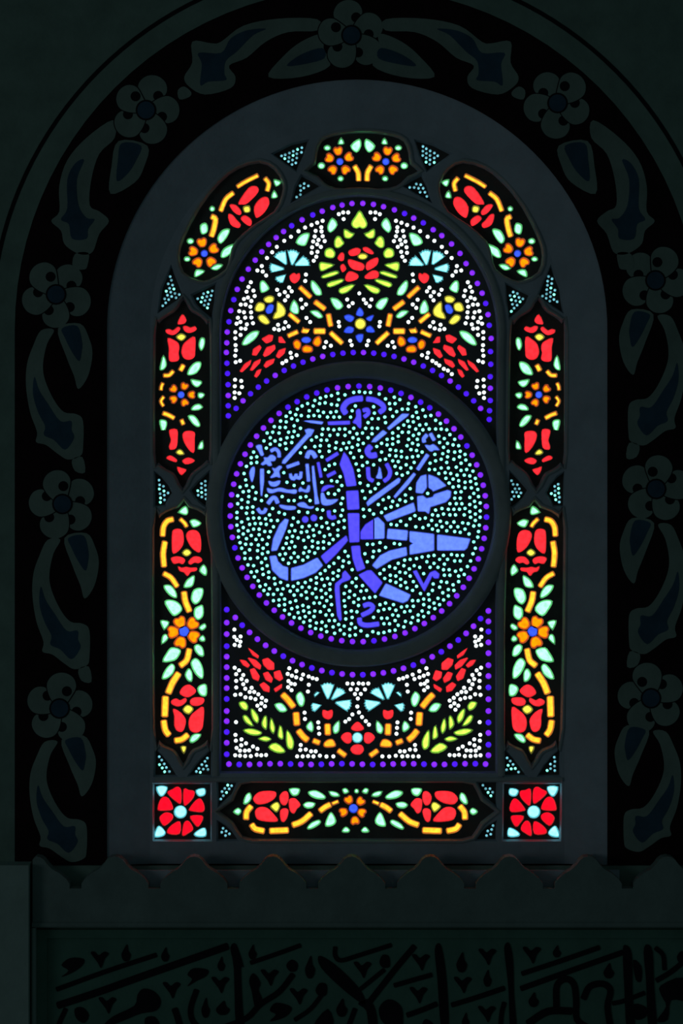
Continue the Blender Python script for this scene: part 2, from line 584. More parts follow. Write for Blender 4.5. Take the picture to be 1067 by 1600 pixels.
for k, x, y, a, b in ((0, 608, 230, 30, 52), (0, 858, 240, 26, 44), (1, 190, 300, 24, 44), (1, 90, 580, 27, 62), (1, 200, 582, 44, 44),
                      (1, 390, 225, 26, 46), (1, 757, 320, 32, 70), (1, 960, 580, 36, 56), (2, 700, 290, 34, 62), (2, 865, 392, 26, 52),
                      (2, 725, 660, 24, 46), (3, 275, 215, 26, 36), (3, 598, 335, 33, 46), (3, 130, 515, 32, 44)):
    p_(k, (x + .2 * a, y - b), (x + .5 * a, y - .2 * b), (x + a, y + .3 * b), (x + .5 * a, y + b), (x - .5 * a, y + b), (x - a, y + .3 * b), (x - .5 * a, y - .4 * b))
for i, o in enumerate(ins):
    link('letter_stroke', plate('letter_stroke', o, -0.0425 - 0.0001 * (i % 7), -0.0398), M['ink'], frieze)


# ------------------------------------------------------------------ openings of the window lattice
def axis(y):                   # the window's own middle line
    return 565 - (y - 250) * 0.0069


def mirror(pts, ax=None):
    return [(2 * (axis(p[1]) if ax is None else ax) - p[0], p[1]) for p in pts]


hx = math.sqrt(241 ** 2 - 215 ** 2)
a_u = math.degrees(math.atan2(hx, 215))
O = {}
O['upper'] = [(345, MY - hx)] + arc(561, 521, 216, 180, 360, 40) + [(776, MY - hx)] + arc(MX, MY, 241, -a_u, -180 + a_u, 40)[1:-1]
O['medal'] = circle(MX, MY, 213, n=72)
O['lower'] = [(345, MY + hx), (345, 1207), (775, 1207), (775, MY + hx)] + arc(MX, MY, 241, a_u, 180 - a_u, 40)[1:-1]
O['side_up'] = [(285, 467), (292, 478), (298, 486), (312, 494), (322, 506), (326, 522), (326, 700), (322, 718), (308, 730), (298, 738),
                (292, 748), (284, 762), (276, 748), (270, 738), (258, 732), (246, 722), (241, 706), (242, 520), (247, 504), (258, 494),
                (270, 487), (278, 478)]
O['side_low'] = [(286, 784), (293, 793), (307, 798), (320, 807), (327, 822), (329, 1140), (323, 1158), (312, 1167), (300, 1172), (293, 1181),
                 (285, 1195), (277, 1181), (269, 1172), (257, 1167), (247, 1158), (241, 1140), (240, 826), (247, 810), (260, 800), (278, 793)]
O['foot'] = [(342, 1270), (354, 1261), (364, 1254), (370, 1240), (376, 1229), (392, 1226)]
O['foot'] = O['foot'] + mirror(O['foot'][::-1], 558) + \
    mirror([(342, 1270), (354, 1279), (364, 1287), (371, 1299), (378, 1309), (394, 1313)][1:], 558) + \
    [(394, 1313), (378, 1309), (371, 1299), (364, 1287), (354, 1279)]
O['square'] = [(240, 1228), (327, 1228), (327, 1314), (240, 1314)]
O['arch'] = [(405, 252), (427, 262), (440, 283), (439, 302), (427, 327), (396.5, 347), (366, 374), (357, 398), (351, 418), (326, 434), (309, 435),
             (286, 423), (280, 398), (287, 370), (312, 322), (343, 283), (372, 261)]
O['top'] = [(481, 264), (493, 254), (496, 235), (503, 218), (520, 210), (545, 206), (567, 205)]
O['top'] = O['top'] + mirror(O['top'][-2::-1], 567) + mirror([(497, 272), (508, 283), (525, 290), (567, 292)], 567) + [(525, 290), (508, 283), (497, 272)]
O['t1'] = [(266, 416), (276, 440), (284, 461), (264, 474), (247, 485), (252, 450)]
O['t2'] = [(300, 460), (318, 451), (335, 443), (333, 470), (329, 494), (316, 484), (305, 472)]
O['t3'] = [(241, 739), (250, 745), (261, 758), (267, 770), (261, 778), (256, 789), (241, 790)]
O['t4'] = [(298, 766), (310, 752), (325, 738), (327, 794), (317, 788), (305, 778)]
O['t5'] = [(242, 1175), (252, 1183), (264, 1198), (273, 1213), (241, 1213)]
O['t6'] = [(328, 1175), (328, 1213), (295, 1213), (304, 1200), (315, 1187)]
O['t7'] = [(340, 1225), (368, 1226), (361, 1243), (351, 1252), (341, 1260)]
O['t8'] = [(340, 1287), (351, 1293), (361, 1302), (369, 1314), (340, 1314)]
O['t9'] = [(427, 238), (455, 224), (480, 218), (473, 240), (462, 263), (446, 252)]
O['t10'] = [(456, 312), (462, 290), (471, 273), (485, 280), (498, 288), (477, 300)]
PAIRED = ['side_up', 'side_low', 'square', 'arch'] + ['t%d' % i for i in range(1, 11)]
SM = {'side_up', 'side_low', 'arch', 'top'}
for k in list(O):
    if k in SM:
        O[k] = smooth(O[k], 2)
for k in PAIRED:
    O[k + '_r'] = mirror(O[k])

# the lattice itself
frame = link('window_1', plate('window_1', arch(325, 1354, n=60), D_FRAME, D_PANEL, [O[k] for k in O], g=3.0), M['plaster'], kind='structure',
             label='arched plaster window frame pierced by stained glass panels')
sp = [(arch(394, 1354, n=60), 0.004), (arch(325, 1354, n=60), D_FRAME)]
sv = [W(p[0], p[1], d) for l, d in sp for p in l]
sn = len(sp[0][0])
splay = build_mesh('splayed_jamb', sv, [[i, i + 1, sn + i + 1, sn + i] for i in range(sn - 1)])
for p in splay.polygons:
    p.use_smooth = True
link('splayed_jamb', splay, M['plaster'], frame)
link('medallion_ring', moulding('medallion_ring', circle(MX, MY, 227, n=96), 13, D_FRAME, 0.014), M['rib'], frame)
mould = [(336, 1214)] + [(336, 1214 - k * 20) for k in range(1, 34)] + arc(561, 521, 225, 180, 360, 48) + \
        [(784.5, 1214 - k * 20) for k in range(33, 0, -1)] + [(784.5, 1214)]
link('inner_moulding', moulding('inner_moulding', mould, 5.5, D_FRAME, 0.008, closed=False), M['rib'], frame)
link('rail', moulding('rail', [(241, 1220), (880, 1220)], 4, D_FRAME, 0.007, closed=False), M['rib'], frame)
for k in ('side_up', 'side_low', 'side_up_r', 'side_low_r', 'arch', 'arch_r', 'top', 'foot'):
    link('cartouche_rib', moulding('cartouche_rib', grow(clean(O[k]), 4.6), 2.6, D_FRAME, 0.006), M['rib'], frame)
sill = link('window_sill', plate('window_sill', [(150, 1358), (968, 1358), (968, 1400), (150, 1400)], -0.020, 0.05, inset=1.0), M['plaster'], frame)


# ------------------------------------------------------------------ glass pieces, traced panel by panel
class Panel:
    def __init__(self):
        self.items = []        # (colour, outline)
        self.dots = []         # (colour, x, y, r)

    def p(self, z, c, *pts):
        self.items.append((c, smooth(z(pts), 3)))

    def q(self, z, c, *pts):
        self.items.append((c, soften(z(pts))))

    def s(self, z, c, w, *pts):
        k = z([(0, 0), (1, 0)])
        self.items.append((c, stroke(z(pts), w * (k[1][0] - k[0][0]), 3)))

    def e(self, z, c, x, y, rx, ry=None, n=12):
        k = z([(0, 0), (1, 0)])
        f = k[1][0] - k[0][0]
        x, y = z([(x, y)])[0]
        self.items.append((c, circle(x, y, rx * f, (ry or rx) * f, n)))

    def petals(self, z, c, cx, cy, rad, *ctrs):
        """kidney petals turned to the flower's eye"""
        k = z([(0, 0), (1, 0)])
        f = k[1][0] - k[0][0]
        (X, Y), = z([(cx, cy)])
        r = rad * f
        for (x, y) in z(ctrs):
            a = math.atan2(y - Y, x - X)
            u, v = (math.cos(a), math.sin(a)), (-math.sin(a), math.cos(a))
            sh = [(-.85, -.42), (-.2, -.86), (.5, -.95), (.86, -.5), (.66, 0), (.86, .5), (.5, .95), (-.2, .86), (-.85, .42)]
            self.items.append((c, smooth([(x + r * (s * u[0] + t * v[0]), y + r * (s * u[1] + t * v[1])) for s, t in sh], 2)))

    def fan(self, z, c, apex, c1, c2, bulge=.16, teeth=4):
        """carnation petal: narrow foot, toothed outer edge"""
        (ax, ay), (x1, y1), (x2, y2) = z([apex, c1, c2])
        mx, my = (x1 + x2) / 2 - ax, (y1 + y2) / 2 - ay
        l = math.hypot(mx, my)
        w = math.hypot(x2 - x1, y2 - y1)
        mx, my = mx / l, my / l
        out = [(ax - (x2 - x1) / w * .5, ay - (y2 - y1) / w * .5)]
        n = teeth * 2
        for k in range(n + 1):
            t = k / n
            h = bulge * w * 4 * t * (1 - t) + (0 if k % 2 else 1.5)
            out.append((x1 + (x2 - x1) * t + mx * h, y1 + (y2 - y1) * t + my * h))
        out.append((ax + (x2 - x1) / w * .5, ay + (y2 - y1) / w * .5))
        self.items.append((c, out))

    def mirrored(self, ax=None):
        n = Panel()
        n.items = [(c, mirror(o, ax)) for c, o in self.items]
        n.dots = [(c, mirror([(x, y)], ax)[0][0], y, r) for c, x, y, r in self.dots]
        return n


PX = lambda pts: list(pts)
A, C, D, E, F = Z(270, 190, 3.557), Z(230, 410, 8), Z(230, 590, 8), Z(230, 770, 7.275), Z(230, 970, 6.667)
GQ, H = Z(230, 1190, 6.276), Z(370, 1210, 5.335)
U1, U2, U3, U4 = Z(340, 300, 4.639), Z(340, 460, 4.639), Z(550, 300, 4.639), Z(550, 460, 4.639)
L1, L2 = Z(340, 940, 4.639), Z(340, 1060, 4.639)
M1, M2, M3 = Z(340, 580, 4.85), Z(340, 700, 4.85), Z(340, 820, 4.85)
M4, M5, M6, M7 = Z(540, 580, 4.446), Z(540, 700, 4.446), Z(540, 820, 4.446), Z(380, 650, 6.276)

# --- arch cartouche (left)
ar = Panel()
ar.s(A, 'y', 20, (356, 350), (400, 322), (468, 288))
ar.s(A, 'y', 22, (510, 304), (530, 332), (522, 372))
ar.s(A, 'y', 23, (330, 386), (290, 420), (262, 484))
ar.s(A, 'y', 27, (212, 518), (232, 532), (222, 590), (210, 626))
ar.p(A, 'r', (365, 438), (420, 360), (460, 352), (468, 380), (410, 440), (380, 446))
ar.p(A, 'r', (458, 515), (452, 465), (485, 420), (520, 412), (530, 445), (505, 490), (472, 518))
ar.p(A, 'r', (315, 455), (345, 456), (373, 488), (368, 506), (340, 492))
ar.p(A, 'r', (306, 510), (325, 510), (350, 540), (370, 562), (358, 578), (320, 560))
ar.p(A, 'r', (377, 530), (397, 514), (430, 537), (428, 565), (408, 560))
ar.p(A, 'n', (390, 465), (420, 460), (424, 488), (397, 492))
ar.p(A, 'g', (560, 312), (597, 325), (572, 347))
ar.p(A, 'g', (560, 374), (577, 406), (547, 411))
ar.e(A, 'g', 214, 474, 13)
ar.p(A, 'g', (150, 567), (180, 557), (186, 600), (156, 613))
ar.e(A, 'g', 92, 655, 17, 14)
ar.p(A, 'g', (246, 640), (270, 597), (310, 590), (295, 630), (262, 666))
ar.p(A, 'g', (264, 740), (282, 697), (343, 672), (328, 710), (287, 743))
ar.e(A, 'g', 74, 755, 16, 12)
ar.p(A, 'g', (117, 852), (127, 816), (170, 822), (145, 843))
ar.p(A, 'g', (208, 806), (240, 786), (271, 789), (240, 815))
ar.petals(A, 'o', 170, 724, 27, (157, 662), (222, 697), (207, 770), (133, 773), (108, 712))
ar.e(A, 'b', 170, 724, 17)

# --- top cartouche
tp = Panel()
tp.petals(A, 'o', 928, 210, 25, (918, 150), (978, 185), (960, 255), (888, 255), (870, 190))
tp.e(A, 'b', 928, 210, 17)
tp.p(A, 'g', (935, 80), (950, 108), (920, 110))
tp.e(A, 'g', 858, 133, 17, 13)
tp.e(A, 'g', 825, 233, 18, 16)
tp.e(A, 'g', 932, 305, 15, 13)
tp.p(A, 'g', (990, 122), (1036, 86), (1044, 122), (1021, 156))
tp.s(A, 'y', 25, (1011, 236), (1030, 272), (1033, 314))
tp.items += tp.mirrored(567).items

# --- upper side cartouche (left)
su = Panel()
su.p(C, 'r', (425, 642), (470, 705), (445, 743), (402, 752), (374, 743))
su.p(C, 'r', (222, 835), (262, 826), (310, 842), (370, 797), (393, 820), (350, 868), (300, 888), (238, 868))
su.p(C, 'r', (442, 792), (480, 787), (525, 807), (580, 792), (598, 820), (560, 848), (502, 860), (457, 835))
su.p(C, 'r', (247, 942), (310, 960), (368, 1000), (381, 1060), (370, 1120), (380, 1190), (345, 1218), (277, 1218), (262, 1170), (264, 1050))
su.p(C, 'r', (580, 925), (580, 1100), (568, 1170), (510, 1198), (450, 1178), (422, 1110), (442, 1020), (500, 962))
su.p(C, 'n', (410, 880), (466, 912), (415, 962), (354, 920))
su.p(C, 'g', (182, 1158), (205, 1182), (223, 1270), (190, 1322), (148, 1326), (162, 1240))
su.p(C, 'g', (658, 940), (698, 937), (703, 1000), (680, 1068), (656, 1078), (637, 1020))
su.p(C, 'g', (494, 1383), (522, 1310), (582, 1247), (652, 1238), (648, 1300), (600, 1368), (532, 1392))
su.p(C, 'g', (538, 1456), (590, 1462), (667, 1482), (640, 1528), (600, 1543), (557, 1510))
su.s(C, 'y', 44, (195, 1402), (260, 1398), (308, 1350))
su.s(C, 'y', 52, (404, 1336), (438, 1275))
su.s(D, 'y', 38, (180, 62), (163, 100), (157, 142))
su.s(D, 'y', 36, (190, 232), (157, 285), (186, 345))
su.s(D, 'y', 47, (188, 438), (250, 460), (318, 497))
su.s(D, 'y', 44, (417, 524), (437, 574))
su.petals(D, 'o', 410, 205, 47, (315, 130), (452, 98), (542, 205), (455, 303), (315, 262))
su.e(D, 'b', 410, 205, 38)
su.p(D, 'g', (627, 190), (665, 182), (703, 205), (665, 246), (632, 235))
su.p(D, 'g', (544, 380), (582, 337), (640, 327), (677, 360), (640, 388), (562, 398))
su.p(D, 'g', (503, 477), (560, 468), (610, 512), (647, 588), (610, 602), (552, 558))
su.p(D, 'g', (143, 540), (177, 522), (223, 542), (223, 600), (190, 672), (167, 648))
su.p(D, 'g', (657, 802), (683, 797), (683, 878), (628, 883), (637, 840))
su.p(D, 'r', (272, 652), (353, 648), (360, 750), (343, 868), (277, 888), (267, 850), (290, 780), (274, 710))
su.p(D, 'r', (442, 692), (490, 667), (573, 682), (573, 760), (570, 915), (532, 912), (472, 830), (440, 750))
su.p(D, 'n', (395, 893), (446, 948), (390, 957), (350, 930))
su.p(D, 'r', (238, 990), (280, 977), (348, 1020), (343, 1046), (290, 1030), (242, 1010))
su.p(D, 'r', (433, 1035), (500, 1002), (572, 1030), (540, 1058), (470, 1073))
su.p(D, 'r', (368, 1117), (410, 1132), (468, 1150), (440, 1188), (412, 1207), (382, 1170))

# --- lower side cartouche (left)
sl = Panel()
sl.p(E, 'g', (348, 215), (423, 155), (448, 215), (430, 247), (372, 233))
sl.p(E, 'g', (478, 320), (530, 307), (597, 345), (560, 378), (512, 387), (487, 350))
sl.s(E, 'y', 56, (278, 302), (215, 322), (172, 390), (162, 488))
sl.s(E, 'y', 40, (366, 300), (416, 350), (434, 384))
sl.s(E, 'y', 58, (188, 562), (168, 690), (178, 838))
sl.s(E, 'y', 52, (178, 922), (260, 972), (326, 1068))
sl.s(E, 'y', 62, (406, 1138), (422, 1240), (467, 1352))
sl.p(E, 'r', (277, 470), (292, 427), (350, 417), (388, 450), (396, 560), (360, 638), (287, 688), (274, 600))
sl.p(E, 'r', (437, 500), (462, 442), (530, 432), (578, 470), (596, 560), (588, 668), (540, 658), (482, 600))
sl.p(E, 'n', (440, 645), (486, 685), (435, 721), (390, 685))
sl.p(E, 'r', (264, 750), (320, 732), (380, 742), (413, 770), (390, 808), (350, 795), (292, 803))
sl.p(E, 'r', (462, 790), (512, 737), (580, 737), (608, 770), (570, 798), (530, 790), (482, 813))
sl.p(E, 'r', (343, 845), (380, 862), (430, 852), (480, 862), (547, 860), (540, 888), (480, 900), (445, 942), (410, 905), (362, 888))
sl.p(E, 'g', (630, 823), (663, 880), (653, 941), (602, 910), (588, 880))
sl.p(E, 'g', (518, 948), (518, 1010), (490, 1068), (409, 1077), (442, 1000))
sl.p(E, 'g', (180, 1062), (250, 1062), (308, 1130), (318, 1197), (260, 1178), (202, 1120))
sl.p(E, 'g', (613, 1093), (618, 1160), (580, 1238), (530, 1267), (492, 1210), (522, 1112))
sl.p(E, 'g', (190, 1242), (280, 1232), (350, 1272), (377, 1340), (300, 1402), (242, 1350))
sl.p(E, 'g', (618, 1293), (622, 1400), (570, 1447), (528, 1410), (532, 1330), (577, 1298))
sl.p(E, 'g', (143, 1462), (232, 1480), (185, 1557), (162, 1530))
sl.p(E, 'g', (592, 1525), (640, 1498), (658, 1530), (620, 1568), (583, 1553))
sl.petals(F, 'o', 372, 118, 63, (330, 22), (462, 38), (472, 172), (336, 232), (258, 125))
sl.e(F, 'b', 372, 118, 50)
sl.p(F, 'g', (138, 243), (152, 167), (185, 153), (202, 190), (160, 238))
sl.p(F, 'g', (537, 185), (570, 163), (592, 200), (575, 223), (542, 213))
sl.p(F, 'g', (154, 433), (192, 350), (242, 292), (327, 312), (323, 358), (270, 418))
sl.p(F, 'g', (144, 608), (182, 520), (240, 463), (272, 492), (250, 560), (190, 608))
sl.p(F, 'g', (483, 277), (520, 258), (563, 292), (577, 368), (540, 372), (497, 330))
sl.p(F, 'g', (388, 570), (420, 513), (453, 547), (453, 636), (412, 627))
sl.p(F, 'g', (448, 450), (490, 403), (538, 440), (568, 520), (568, 602), (532, 598), (482, 540))
sl.p(F, 'g', (518, 720), (552, 683), (603, 683), (603, 787), (547, 782))
sl.s(F, 'y', 56, (428, 308), (400, 420), (336, 476))
sl.s(F, 'y', 62, (314, 562), (250, 660), (208, 762))
sl.s(F, 'y', 64, (178, 808), (170, 1004))
sl.s(F, 'y', 58, (160, 1058), (176, 1150), (212, 1204))
sl.s(F, 'y', 56, (282, 1263), (350, 1250), (410, 1205))
sl.p(F, 'n', (342, 1330), (393, 1330), (370, 1395))
sl.p(F, 'r', (333, 760), (370, 702), (430, 683), (492, 735), (470, 773), (415, 802), (372, 793))
sl.p(F, 'r', (243, 850), (287, 827), (330, 847), (385, 822), (392, 850), (350, 888), (300, 898), (252, 878))
sl.p(F, 'r', (443, 845), (482, 817), (573, 822), (568, 868), (510, 893), (452, 883))
sl.p(F, 'r', (263, 937), (330, 970), (383, 1040), (378, 1110), (350, 1163), (302, 1153), (277, 1100), (277, 1010))
sl.p(F, 'r', (573, 918), (570, 1060), (553, 1140), (500, 1173), (442, 1150), (427, 1070), (452, 1000), (512, 947))
sl.p(F, 'n', (364, 940), (410, 894), (466, 930), (420, 981))
sl.p(F, 'g', (433, 1263), (472, 1202), (546, 1198), (520, 1243), (462, 1282))

# --- corner square (left)
sq = Panel()
sq.e(GQ, 'c', 315, 512, 58, n=18)
for pts in ([(192, 325), (240, 292), (285, 268), (318, 300), (318, 418), (280, 408)], [(352, 292), (400, 302), (448, 312), (438, 370), (375, 438), (352, 428)],
            [(408, 480), (470, 402), (515, 388), (548, 460), (530, 508), (422, 498)], [(418, 557), (518, 552), (533, 580), (490, 653), (450, 618)],
            [(380, 603), (410, 622), (436, 680), (400, 713), (347, 743), (337, 720), (352, 630)], [(308, 612), (303, 723), (202, 723), (192, 690), (240, 640)],
            [(118, 560), (170, 522), (228, 537), (233, 580), (160, 643), (122, 600)], [(97, 470), (122, 392), (160, 367), (200, 387), (236, 460), (220, 488), (112, 493)]):
    sq.p(GQ, 'q', *pts)
sq.p(GQ, 'c', (83, 268), (182, 268), (150, 343), (112, 348))
sq.p(GQ, 'c', (473, 300), (548, 283), (558, 330), (530, 352), (492, 348))
sq.p(GQ, 'c', (105, 654), (162, 710), (140, 747), (66, 756), (74, 700))
sq.p(GQ, 'c', (454, 730), (500, 692), (556, 674), (562, 748), (480, 752))

# --- foot cartouche
ft = Panel()
ft.p(GQ, 'g', (842, 510), (885, 477), (913, 505), (885, 538))
ft.p(H, 'g', (52, 253), (72, 190), (103, 172), (113, 215), (80, 257))
ft.s(H, 'y', 44, (112, 282), (77, 330), (72, 386))
ft.s(H, 'y', 44, (120, 436), (150, 472), (218, 488))
ft.s(H, 'y', 46, (276, 488), (420, 482))
ft.s(H, 'y', 44, (466, 438), (540, 408), (614, 345))
ft.s(H, 'y', 42, (694, 320), (730, 292), (775, 268))
ft.s(H, 'y', 26, (796, 260), (842, 242))
ft.p(H, 'r', (138, 210), (182, 167), (260, 157), (318, 167), (308, 210), (250, 248), (180, 260), (147, 243))
ft.p(H, 'r', (153, 320), (192, 292), (250, 302), (310, 362), (331, 403), (240, 403), (167, 383))
ft.p(H, 'n', (280, 280), (330, 249), (352, 280), (330, 326), (302, 310))
ft.p(H, 'r', (357, 200), (385, 163), (418, 167), (423, 225), (400, 268), (367, 253))
ft.p(H, 'r', (363, 320), (400, 302), (423, 320), (413, 370), (390, 407), (367, 393))
ft.p(H, 'r', (437, 230), (475, 218), (500, 235), (523, 270), (495, 300), (470, 337), (442, 310))
ft.p(H, 'g', (438, 137), (517, 137), (503, 183), (462, 188))
ft.p(H, 'g', (598, 162), (660, 153), (731, 195), (723, 218), (660, 213), (612, 190))
ft.p(H, 'g', (554, 270), (590, 248), (647, 257), (630, 288), (582, 294))
ft.p(H, 'g', (772, 157), (830, 167), (852, 195), (810, 198), (782, 185))
ft.p(H, 'g', (588, 460), (622, 422), (680, 398), (694, 420), (650, 453), (602, 472))
ft.p(H, 'g', (785, 334), (822, 400), (800, 437), (741, 445), (752, 390))
ft.p(H, 'g', (882, 142), (910, 133), (932, 160), (897, 173))
ft.p(H, 'g', (878, 493), (907, 457), (938, 480), (925, 498))
ft.items += ft.mirrored(555.5).items
ft.items.append(('g', circle(557.2, 1239, 3)))
ft.petals(H, 'o', 972, 300, 36, (933, 228), (1032, 240), (1042, 335), (985, 402), (888, 330))
ft.e(H, 'b', 972, 300, 34)

# --- upper central panel
up = Panel()
up.p(U1, 'g', (798, 240), (830, 178), (864, 225), (817, 278))
up.p(U1, 'g', (569, 355), (602, 302), (659, 288), (648, 340), (625, 375))
up.p(U1, 'g', (307, 648), (330, 637), (367, 685), (345, 708), (312, 713))
up.p(U1, 'g', (677, 642), (695, 638), (738, 690), (749, 732), (712, 733), (682, 690))
up.p(U2, 'g', (525, 95), (550, 34), (580, 80), (580, 127), (542, 123))
up.p(U2, 'g', (819, 22), (870, 28), (906, 75), (862, 97))
up.p(U2, 'g', (671, 115), (720, 112), (758, 150), (727, 160))
up.p(U2, 'g', (174, 353), (202, 300), (250, 264), (294, 262), (268, 310), (210, 353))
for pts in (((491, 507), (417, 462), (488, 430)), ((538, 510), (510, 426), (580, 440)), ((567, 515), (612, 462), (652, 520)),
            ((470, 545), (398, 566), (394, 512)), ((488, 590), (474, 645), (418, 605))):
    up.fan(U1, 'c', *pts)
up.p(U1, 'r', (523, 600), (550, 580), (568, 590), (588, 582), (590, 615), (560, 647), (532, 633))
up.s(U1, 'a', 30, (596, 681), (670, 750))
up.s(U2, 'a', 33, (706, 45), (774, 95))
up.s(U2, 'a', 33, (802, 137), (818, 218))
up.s(U2, 'y', 31, (820, 271), (900, 345))
up.s(U2, 'y', 38, (702, 258), (773, 258))
up.q(U2, 'y', (602, 217), (627, 240), (663, 245), (666, 273), (607, 270))
up.s(U2, 'y', 29, (510, 292), (575, 263))
up.s(U2, 'y', 29, (520, 135), (585, 190))
up.p(U2, 'n', (332, 22), (370, 2), (402, 12), (393, 43), (352, 48))
up.p(U2, 'n', (268, 95), (292, 52), (333, 62), (328, 103), (287, 113))
up.p(U2, 'n', (293, 150), (330, 142), (372, 190), (345, 207), (302, 180))
up.p(U2, 'n', (432, 44), (482, 92), (477, 143), (404, 167), (413, 130), (427, 110))
up.p(U2, 'b', (347, 105), (370, 68), (400, 72), (388, 118), (360, 128))
up.p(U2, 'o', (548, 340), (575, 322), (600, 350), (588, 388), (557, 378))
up.p(U2, 'o', (703, 312), (735, 297), (748, 340), (725, 368), (692, 350))
up.p(U2, 'o', (613, 380), (640, 363), (682, 377), (678, 408), (622, 410))
up.e(U2, 'b', 640, 322, 33, 20)
for pts in ([(318, 315), (370, 287), (396, 292), (388, 328), (350, 345)], [(442, 302), (460, 302), (488, 343), (442, 338)],
            [(248, 430), (257, 390), (300, 362), (310, 380), (275, 433)], [(328, 430), (352, 380), (408, 360), (413, 385), (370, 428), (337, 443)],
            [(423, 440), (442, 400), (488, 383), (478, 420), (440, 453)], [(158, 550), (192, 500), (238, 470), (228, 500), (172, 555)],
            [(233, 540), (262, 485), (306, 464), (298, 490), (247, 543)], [(333, 510), (352, 480), (408, 460), (398, 490), (347, 523)],
            [(264, 585), (282, 547), (310, 537), (298, 570), (277, 594)]):
    up.q(U2, 'r', *pts)
for pts in ([(917, 262), (938, 264), (962, 281), (988, 292), (958, 320), (922, 313)], [(867, 312), (888, 316), (902, 340), (912, 360), (880, 388), (852, 383), (850, 340)],
            [(783, 410), (820, 397), (848, 430), (833, 463), (782, 453)], [(742, 502), (800, 507), (841, 517), (795, 543), (747, 558)],
            [(758, 595), (853, 563), (873, 580), (772, 613)], [(798, 650), (898, 621), (903, 640), (812, 678)],
            [(888, 690), (996, 657), (940, 713), (892, 723)]):
    up.p(U1, 'l', *pts)
upm = [(c, o) for c, o in up.items]
up.items += [(c, mirror(o, 561.5)) for c, o in upm]
up.p(PX, 'l', (562, 327), (568, 336), (573, 346), (571, 352), (566, 353.5), (562, 351.5), (557, 353.5), (551.5, 351), (550, 345), (555.5, 336))
for pts in ([(873, 465), (895, 432), (913, 440), (910, 480), (887, 483)], [(892, 530), (910, 514), (928, 545), (905, 566)],
            [(952, 420), (1000, 397), (1033, 407), (1018, 438), (967, 448)], [(950, 482), (1000, 492), (1058, 517), (1048, 553), (990, 548), (957, 520)],
            [(928, 618), (955, 568), (1013, 590), (1008, 618), (952, 635)]):
    up.p(U1, 'r', *pts)
up.e(U3, 'n', 78, 455, 33, 20)
for pts in ([(82, 396), (110, 392), (153, 425), (143, 436), (97, 418)], [(112, 502), (183, 467), (178, 515), (112, 553)], [(97, 600), (150, 562), (188, 572), (183, 608), (112, 616)]):
    up.p(U3, 'r', *pts)
up.e(U2, 'n', 1035, 205, 37, n=16)
for pts in ([(1007, 130), (1030, 88), (1056, 125), (1045, 146), (1017, 143)], [(921, 150), (950, 140), (987, 158), (965, 188), (932, 173)],
            [(918, 263), (945, 227), (983, 237), (973, 268)], [(1005, 292), (1053, 283), (1043, 333), (1022, 333)]):
    up.p(U2, 'b', *pts)
up.p(U4, 'b', (105, 165), (152, 142), (150, 160), (133, 183))
up.p(U4, 'b', (107, 237), (135, 222), (163, 262), (112, 262))
wd = U1([(878, 146), (910, 134), (946, 134), (913, 182), (760, 195), (720, 209), (679, 225), (632, 244), (584, 271), (529, 311), (480, 341), (426, 385), (392, 424),
         (354, 466), (750, 242), (709, 268), (752, 272), (760, 307), (702, 309), (730, 334), (691, 346), (720, 366), (775, 343), (683, 388), (747, 385), (680, 428),
         (722, 421), (714, 457), (695, 486), (638, 587), (633, 634), (316, 525), (284, 557), (323, 565), (348, 594), (236, 643), (219, 677), (205, 712), (255, 704),
         (264, 744), (215, 754), (186, 765), (240, 780), (163, 806), (198, 806), (233, 822), (428, 698), (445, 733), (484, 715), (516, 682), (534, 709), (506, 745),
         (486, 775), (602, 770), (638, 805), (612, 830), (1026, 724), (939, 769), (979, 796), (951, 818)])
wd += U2([(152, 112), (186, 120), (238, 120), (142, 160), (195, 159), (240, 158), (132, 203), (160, 191), (207, 208), (252, 200), (165, 238), (197, 240), (123, 265),
          (161, 285), (123, 310), (125, 360), (127, 397), (122, 437), (126, 484), (158, 474), (121, 612), (166, 621), (119, 660), (171, 665), (118, 705), (152, 711),
          (118, 745), (407, 242), (435, 211), (441, 248), (477, 238), (488, 192), (512, 223), (526, 416), (570, 433), (533, 451), (494, 475), (467, 491), (642, 161),
          (669, 191), (877, 191), (881, 222), (785, 337), (820, 364), (772, 375), (961, 328), (972, 360)])
up.dots = [('w', x, y, 2.7) for x, y in wd] + [('w', x, y, 2.7) for x, y in mirror(wd, 561.5)]
up.dots.append(('w', 568.5, 466, 2.7))
up.dots += [('w', x, y, 2.7) for x, y in U4([(637, 508), (670, 533), (700, 545), (728, 571)])]
pb = []
pb += U1([(112, 770), (137, 695), (172, 620), (218, 548), (268, 482), (316, 421), (366, 367), (421, 317), (475, 273), (534, 231), (610, 188), (688, 152), (757, 125),
          (834, 98), (902, 80), (974, 69), (1053, 68)])
pb += U3([(156, 75), (230, 92), (309, 115), (383, 142), (450, 175), (520, 210), (592, 260), (655, 303), (726, 364), (788, 433), (832, 507), (877, 575), (915, 652),
          (949, 723), (975, 798)])
pb += U2([(90, 108), (77, 189), (64, 264), (61, 343), (58, 413), (62, 492), (66, 567), (70, 648), (71, 727), (71, 802), (72, 875)])
pb += U4([(992, 137), (1001, 215), (1015, 311), (1010, 407), (1012, 499), (1008, 590), (1009, 674), (1008, 764), (1003, 838), (1001, 902)])
pb += arc(MX, MY, 254, -139.2, -40.8, 27)
for i, (x, y) in enumerate(pb):
    up.items.append(('d' if (y > 540 and (i * 7) % 9 > 2) or (i * 5) % 11 < 2 else 'v', circle(x, y, 4.0, n=10)))

